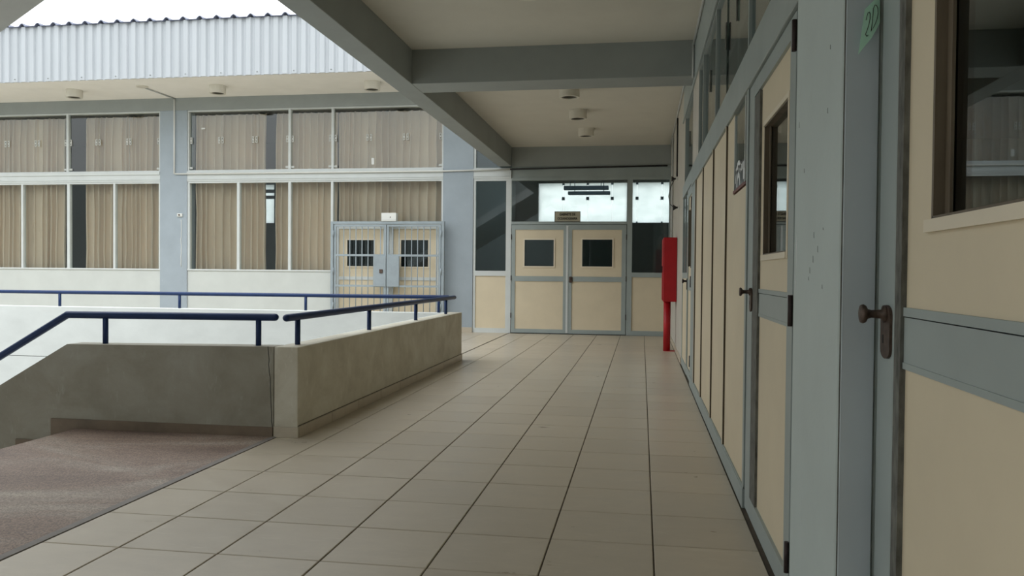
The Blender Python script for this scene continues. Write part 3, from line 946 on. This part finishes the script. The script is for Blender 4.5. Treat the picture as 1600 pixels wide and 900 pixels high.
# panel that carries the small notice window
obj('panel', MB().box(XW, XW + 0.024, 4.298, 5.275, 0.108, 1.64).box(XW, XW + 0.024, 4.875, 5.275, 1.64, 2.108).box(XW, XW + 0.024, 4.298, 4.315, 1.64, 2.108), 'cream', pn)
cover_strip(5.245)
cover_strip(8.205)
obj('jamb', B(XW - 0.006, XW + 0.05, 8.24, 8.85, 0.10, 2.165), 'frame_grey', pn)
obj('jamb', MB().box(XW - 0.006, XW + 0.05, 4.215, 4.275, 0.10, 2.112), 'frame_grey', pn)
nw = empty('window_11', (XW, 4.6, 1.66), kind='structure')
obj('frame', MB().box(XW - 0.010, XW + 0.02, 4.300, 4.318, 1.66, 2.10).box(XW - 0.001, XW + 0.02, 4.868, 4.878, 1.66, 2.10), 'frame', nw)
obj('sill', B(XW - 0.006, XW + 0.02, 4.300, 4.878, 1.648, 1.664), 'maroon', nw)
obj('pane', B(XW + 0.006, XW + 0.011, 4.318, 4.868, 1.664, 2.108), 'glass_dim', nw)
# printed black and white film stuck along the foot of that glass
ps = empty('window_print', (XW, 4.6, 1.664), 'black and white printed film along foot of small glass in cream panelling', 'print')
obj('film', B(XW + 0.0045, XW + 0.0058, 4.32, 4.866, 1.666, 1.80), 'print_black', ps)


def arc_band(cy, cz, r0, r1, a0, a1, n=16):
    mb = MB()
    x0 = XW + 0.0036; x1 = XW + 0.0044
    A = [(cy + r * math.cos(a0 + (a1 - a0) * k / n), cz + r * math.sin(a0 + (a1 - a0) * k / n)) for r in (r0,) for k in range(n + 1)]
    Bq = [(cy + r1 * math.cos(a0 + (a1 - a0) * k / n), cz + r1 * math.sin(a0 + (a1 - a0) * k / n)) for k in range(n + 1)]
    for i in range(n):
        mb.prism([A[i], A[i + 1], Bq[i + 1], Bq[i]], 'x', x0, x1)
    return mb


obj('white_arc', arc_band(4.70, 1.67, 0.055, 0.085, 0.1, math.pi - 0.1), 'print_white', ps)
obj('white_arc', arc_band(4.70, 1.67, 0.125, 0.15, 0.25, math.pi - 0.6), 'print_white', ps)
random.seed(9)
for k in range(8):
    yy = 4.34 + 0.064 * k
    obj('white_patch', B(XW + 0.0036, XW + 0.0044, yy, yy + random.uniform(0.02, 0.045), 1.765 + random.uniform(-0.02, 0.01), 1.775 + random.uniform(0.0, 0.02)), 'print_white', ps)
for k in range(2):
    obj('white_patch', B(XW + 0.0036, XW + 0.0044, 4.335 + 0.09 * k, 4.385 + 0.10 * k, 1.69, 1.73 + 0.02 * k), 'print_white', ps)

# transom windows above the header
tr = [(2.54, 4.26), (4.288, 6.15), (6.178, 7.40), (7.428, 7.95)]
k = 12
for (a, b) in tr + [(8.88, 10.40)]:
    w = empty('window_%d' % k, (XW, (a + b) / 2, 2.315), kind='structure'); k += 1
    obj('frame', MB().box(XW - 0.004, XW + 0.03, a - 0.014, a, 2.315, 3.145).box(XW - 0.004, XW + 0.03, b, b + 0.014, 2.315, 3.145).box(XW - 0.002, XW + 0.03, a, b, 2.315, 2.335).box(XW - 0.002, XW + 0.03, a, b, 3.125, 3.145), 'frame_grey', w)
    n = max(1, round((b - a) / 0.62))
    for i in range(n):
        y0 = a + (b - a) * i / n; y1 = a + (b - a) * (i + 1) / n
        obj('pane', B(XW + 0.012 + 0.007 * (i % 2), XW + 0.017 + 0.007 * (i % 2), y0, y1, 2.335, 3.125), 'glass_dim', w)
        if i:
            obj('latch', B(XW + 0.001, XW + 0.011, y0 - 0.012, y0 + 0.012, 2.66, 2.84, bev=0.004), 'worn', w)
struct('pillar_transom', B(XW - 0.004, 0.60, 7.97, 8.84, 2.315, 3.145), 'plaster')
struct('pillar_transom', B(XW - 0.004, 0.60, 10.44, 10.86, 2.315, 3.145), 'plaster')

# column between the two near doors
colm = struct('column', B(0.446, 0.60, 1.95, 2.51, 0, 3.25, bev=0.003), 'column')
obj('facing', B(0.4515, 0.523, 1.944, 1.951, 0, 3.245, bev=0.001), 'column_blue', colm)
obj('corner_joint', B(0.4490, 0.4515, 1.947, 1.951, 0, 3.245), 'worn', colm)
cs = MB()
random.seed(21)
for kk in range(11):
    yy = random.uniform(2.02, 2.46); zz = random.uniform(1.15, 1.78); s = random.uniform(0.003, 0.010)
    cs.prism([(yy - 0.003, zz - s), (yy + 0.004, zz - s * 0.8), (yy + 0.004, zz + s), (yy, zz + s * 0.9)], 'x', 0.4455, 0.4462)
o = obj('paint_chip', cs, 'chip', colm); o['kind'] = 'stuff'
cs = MB()
cs.prism([(2.470, 1.26), (2.474, 1.18), (2.478, 1.30)], 'x', 0.4455, 0.4462); cs.prism([(2.477, 1.16), (2.481, 1.13), (2.483, 1.18)], 'x', 0.4455, 0.4462)
o = obj('paint_chip', cs, 'print_white', colm); o['kind'] = 'stuff'


def side_door(name, y0, y1, stile_y, inset_y, win, zt, hinge_z, lower_z, knob_y, has_left=True):
    """door in the wall x=XW; y1 is the lock edge (farther), y0 the hinge edge (nearer)"""
    d = empty(name, (XW, (y0 + y1) / 2, 0), kind='structure')
    xa, xb = XW, XW + 0.045
    xp = XW + 0.013
    a, b, c, e = win
    lf = obj('leaf', MB().box(xa, xb, stile_y, y1, 0.012, zt, bev=0.002).box(xa, xb, y0, inset_y[0], 0.012, zt, bev=0.002)
             .box(xa, xb, inset_y[0], stile_y, zt - 0.075, zt).box(xa, xb, inset_y[0], stile_y, 0.012, lower_z), 'frame_grey', d)
    obj('worn_edge', B(xa + 0.0015, xb, inset_y[1], stile_y - 0.0004, 0.02, zt - 0.08), 'worn', lf)
    obj('panel', MB().box(xp, xp + 0.02, inset_y[0], a, 1.116, zt - 0.075).box(xp, xp + 0.02, b, inset_y[1] + 0.03, 1.116, zt - 0.075)
        .box(xp, xp + 0.02, a, b, 1.116, c).box(xp, xp + 0.02, a, b, e, zt - 0.075), 'cream', lf)
    obj('panel', B(xp, xp + 0.02, inset_y[0], inset_y[1] + 0.03, lower_z, 0.99), 'cream', lf)
    obj('rail', MB().box(xp - 0.006, xp + 0.02, inset_y[0], inset_y[1], 1.098, 1.116).box(xp - 0.006, xp + 0.02, inset_y[0], inset_y[1], 0.99, 1.003)
        .box(xp - 0.004, xp + 0.02, inset_y[0], inset_y[1], 1.003, 1.0955), 'frame_grey', lf)
    # window opening: cream bead, dark wooden reveal, glass set back
    bm_ = MB()
    bm_.box(xp - 0.010, xp + 0.004, a - 0.0, b + 0.022, c - 0.024, c).box(xp - 0.006, xp + 0.004, a, b + 0.022, e, e + 0.02)
    bm_.box(xp - 0.006, xp + 0.004, a - 0.022, a, c - 0.024, e + 0.02)
    obj('window_bead', bm_, 'cream_trim', lf)
    obj('window_reveal', MB().box(xp - 0.002, xp + 0.036, b - 0.006, b + 0.004, c, e).box(xp - 0.002, xp + 0.036, a - 0.004, a + 0.006, c, e)
        .box(xp - 0.002, xp + 0.036, a, b, c - 0.004, c + 0.006).box(xp - 0.002, xp + 0.036, a, b, e - 0.006, e + 0.004)
        .box(xp + 0.018, xp + 0.024, b - 0.03, b, c, e), 'wood', lf)
    obj('pane', B(xp + 0.026, xp + 0.031, a, b, c, e), 'glass_dim', lf)
    # knob and long rusty escutcheon
    zk = 1.098
    rad = 0.033
    hp = MB()
    outl = [(knob_y + rad * math.cos(t), zk + rad * 0.6 * math.sin(t)) for t in [math.pi * i / 8 for i in range(9)]]
    outl += [(knob_y + rad * math.cos(t), 1.022 + rad * 0.6 * math.sin(t)) for t in [math.pi + math.pi * i / 8 for i in range(9)]]
    hp.prism(outl, 'x', XW - 0.006, XW + 0.001)
    pl = obj('lock_plate', hp, 'rust', lf)
    obj('knob', MB().lathe_x([(0.017, 0.004), (0.019, 0.010), (0.010, 0.014), (0.0085, 0.034), (0.011, 0.042), (0.0185, 0.046), (0.021, 0.051), (0.019, 0.056), (0, 0.058)], (XW, knob_y, zk)), 'rust', lf)
    obj('keyhole', B(XW - 0.0068, XW - 0.0058, knob_y + 0.008, knob_y + 0.016, 1.035, 1.053), 'dark', lf)
    for z in hinge_z:
        obj('hinge', MB().tube([(XW - 0.006, y0 + 0.004, z - 0.055), (XW - 0.006, y0 + 0.004, z + 0.055)], 0.009, 8), 'hinge', lf)
    return d


side_door('door_3', 0.78, 1.925, 1.812, (0.88, 1.772), (0.98, 1.628, 1.287, 1.90), 2.108, (0.2, 1.07, 1.9), 0.10, 1.852)
side_door('door_4', 2.975, 4.205, 4.035, (3.085, 3.865), (3.165, 3.775, 1.268, 1.845), 2.108, (0.18, 1.055, 2.02), 0.105, 4.055)
struct('trim_8', B(XW + 0.002, 0.60, 2.51, 2.965, 0, 2.112), 'frame_grey')
struct('trim_9', B(XW + 0.002, 0.60, 0.70, 0.775, 0, 2.112), 'frame_grey')

# far door with glazed side panel
d5 = empty('door_5', (XW, 9.8, 0), kind='structure')
lf = obj('leaf', MB().box(XW, XW + 0.04, 8.855, 8.95, 0.012, 2.16).box(XW, XW + 0.04, 9.62, 9.70, 0.012, 2.16).box(XW, XW + 0.04, 8.95, 9.62, 2.06, 2.16).box(XW, XW + 0.04, 8.95, 9.62, 0.012, 0.11).box(XW + 0.004, XW + 0.04, 8.95, 9.62, 1.0, 1.12), 'frame_grey', d5)
obj('panel', MB().box(XW + 0.012, XW + 0.03, 8.95, 9.62, 0.11, 1.0).box(XW + 0.012, XW + 0.03, 8.95, 9.62, 1.12, 1.27).box(XW + 0.012, XW + 0.03, 8.95, 9.62, 1.92, 2.06).box(XW + 0.012, XW + 0.03, 8.95, 9.08, 1.27, 1.92), 'cream', lf)
obj('pane', B(XW + 0.02, XW + 0.025, 9.08, 9.62, 1.27, 1.92), 'glass_dim', lf)
obj('window_reveal', MB().box(XW + 0.006, XW + 0.04, 9.60, 9.62, 1.27, 1.92).box(XW + 0.0, XW + 0.03, 9.06, 9.085, 1.25, 1.94), 'wood', lf)
obj('lock_plate', B(XW - 0.008, XW + 0.001, 9.635, 9.69, 1.0, 1.13, bev=0.003), 'hinge', lf)
obj('knob', MB().lathe_x([(0.012, 0.0), (0.012, 0.035), (0.024, 0.045), (0.024, 0.058), (0, 0.06)], (XW, 9.66, 1.10)), 'hinge', lf)
for z in (0.25, 1.10, 1.95):
    obj('hinge', MB().tube([(XW - 0.006, 8.858, z - 0.06), (XW - 0.006, 8.858, z + 0.06)], 0.010, 8), 'hinge', lf)
sd = empty('window_17', (XW, 10.3, 1.2), kind='structure')
obj('frame', MB().box(XW, XW + 0.05, 9.715, 9.77, 0, 2.165).box(XW, XW + 0.05, 10.80, 10.858, 0, 2.165).box(XW, XW + 0.05, 9.77, 10.80, 1.13, 1.20).box(XW, XW + 0.05, 9.77, 10.80, 0, 0.10), 'frame_grey', sd)
obj('mullion', B(XW, XW + 0.03, 10.26, 10.29, 1.20, 2.165), 'frame_grey', sd)
for (a, b) in ((9.77, 10.26), (10.29, 10.80)):
    obj('pane', B(XW + 0.012, XW + 0.017, a, b, 1.20, 2.165), 'glass_dim', sd)
obj('panel', B(XW + 0.008, XW + 0.03, 9.77, 10.80, 0.10, 1.13), 'cream', sd)

# ------------------------------------------------------------------ red cabinet on its riser
rc = empty('red_cabinet', (0.42, 12.6, 0), 'tall red metal cabinet on red pipe against wall beside far doors', 'cabinet')
obj('body', B(0.322, XW - 0.004, 12.40, 12.95, 0.765, 1.732, bev=0.006), 'red', rc)
dr = obj('door', B(0.310, 0.322, 12.42, 12.93, 0.785, 1.712, bev=0.003), 'red', rc)
obj('handle', B(0.298, 0.311, 12.46, 12.48, 1.20, 1.30), 'hinge', dr)
obj('riser', MB().tube([(0.392, 12.66, 0.0), (0.392, 12.66, 0.77)], 0.054, 20), 'red', rc)
obj('foot_plate', B(0.39, 0.515, 12.60, 12.72, 0.0, 0.012), 'red', rc)

# ------------------------------------------------------------------ fittings and cables on the far part of the wall
def fitting(y, z, label):
    t = empty('wall_fitting', (0.5, y, z), label, 'fitting', 'black fittings on the wall above the red cabinet')
    obj('bracket', B(XW - 0.03, XW, y - 0.03, y + 0.03, z - 0.02, z + 0.03), 'plastic', t)
    obj('horn', MB().lathe_x([(0.012, 0.03), (0.014, 0.05), (0.04, 0.09), (0.042, 0.095), (0, 0.09)], (XW, y, z + 0.005)), 'cable', t)


fitting(12.55, 2.62, 'upper black fitting on wall above red cabinet')
fitting(11.75, 2.12, 'lower black fitting on wall above red cabinet')
lp = MB()
lp.tube([(0.47, 12.5, 2.60), (0.42, 12.45, 2.5), (0.385, 12.35, 2.34), (0.40, 12.1, 2.2), (0.46, 11.8, 2.12)], 0.006, 6)
obj('cable', lp, 'cable', None, 'thin black cable looping between the two black wall fittings', 'cable')
obj('conduit', MB().tube([(XW - 0.014, 12.55, 3.54), (XW - 0.014, 12.55, 2.66)], 0.012, 8), 'cable', None, 'thin dark conduit dropping to upper black wall fitting', 'conduit')
obj('conduit', MB().tube([(XW - 0.018, 14.3, 3.54), (XW - 0.018, 14.3, 1.75)], 0.016, 8), 'conduit', None, 'pale vertical conduit on plastered wall beyond red cabinet', 'conduit')
obj('conduit', MB().tube([(XW - 0.022, 2.55, 3.565), (XW - 0.022, 8.63, 3.565)], 0.012, 8), 'conduit', None, 'thin conduit along joint of ceiling and panelled wall before cross beam', 'conduit')
obj('conduit', MB().tube([(XW - 0.022, 8.655, 3.575), (XW - 0.022, 8.655, 3.22)], 0.013, 8), 'conduit', None, 'short vertical conduit on end of cross beam', 'conduit')
obj('conduit', MB().tube([(XW - 0.022, 9.17, 3.575), (XW - 0.022, 15.55, 3.575)], 0.012, 8), 'conduit', None, 'thin conduit along joint of ceiling and wall beyond cross beam', 'conduit')


# ------------------------------------------------------------------ green paper note on the column
# corners in metres: the sheet hangs a little away from the column at its lower corner
nt_pts = [Vector(p) for p in [(0.4870, 1.9325, 1.7773), (0.5226, 1.9459, 1.8144), (0.5214, 1.9377, 1.7489), (0.5124, 1.9333, 1.7308), (0.5019, 1.9285, 1.7127), (0.4872, 1.9226, 1.6946), (0.4709, 1.9160, 1.6734)]]
nb = MB()
f0 = [nb.bm.verts.new(p) for p in nt_pts]
f1 = [nb.bm.verts.new(p + Vector((0.0002, 0.0006, 0))) for p in nt_pts]
nb.bm.faces.new(f0); nb.bm.faces.new(f1[::-1])
for i in range(len(f0)):
    j = (i + 1) % len(f0)
    nb.bm.faces.new((f0[i], f0[j], f1[j], f1[i]))
note = obj('paper_note', nb, 'paper', None, 'mint green paper note with handwritten 2D taped on grey column', 'note')
STROKES = [
    [(0.4895, 1.9294, 1.7527), (0.4919, 1.9312, 1.7626), (0.4949, 1.9330, 1.7710), (0.4974, 1.9337, 1.7719), (0.4992, 1.9336, 1.7670), (0.4987, 1.9322, 1.7563), (0.4958, 1.9298, 1.7422), (0.4914, 1.9271, 1.7289), (0.4877, 1.9250, 1.7198), (0.4905, 1.9252, 1.7155), (0.4941, 1.9265, 1.7184)],
    [(0.5067, 1.9371, 1.7805), (0.5055, 1.9348, 1.7640), (0.5039, 1.9324, 1.7475), (0.5004, 1.9292, 1.7276), (0.5073, 1.9322, 1.7385), (0.5141, 1.9358, 1.7544), (0.5172, 1.9384, 1.7694), (0.5168, 1.9398, 1.7817), (0.5138, 1.9398, 1.7882), (0.5106, 1.9390, 1.7886), (0.5067, 1.9371, 1.7805)]]
for stroke in STROKES:
    obj('pen_stroke', MB().tube(stroke, 0.0006, 6), 'ink', note)
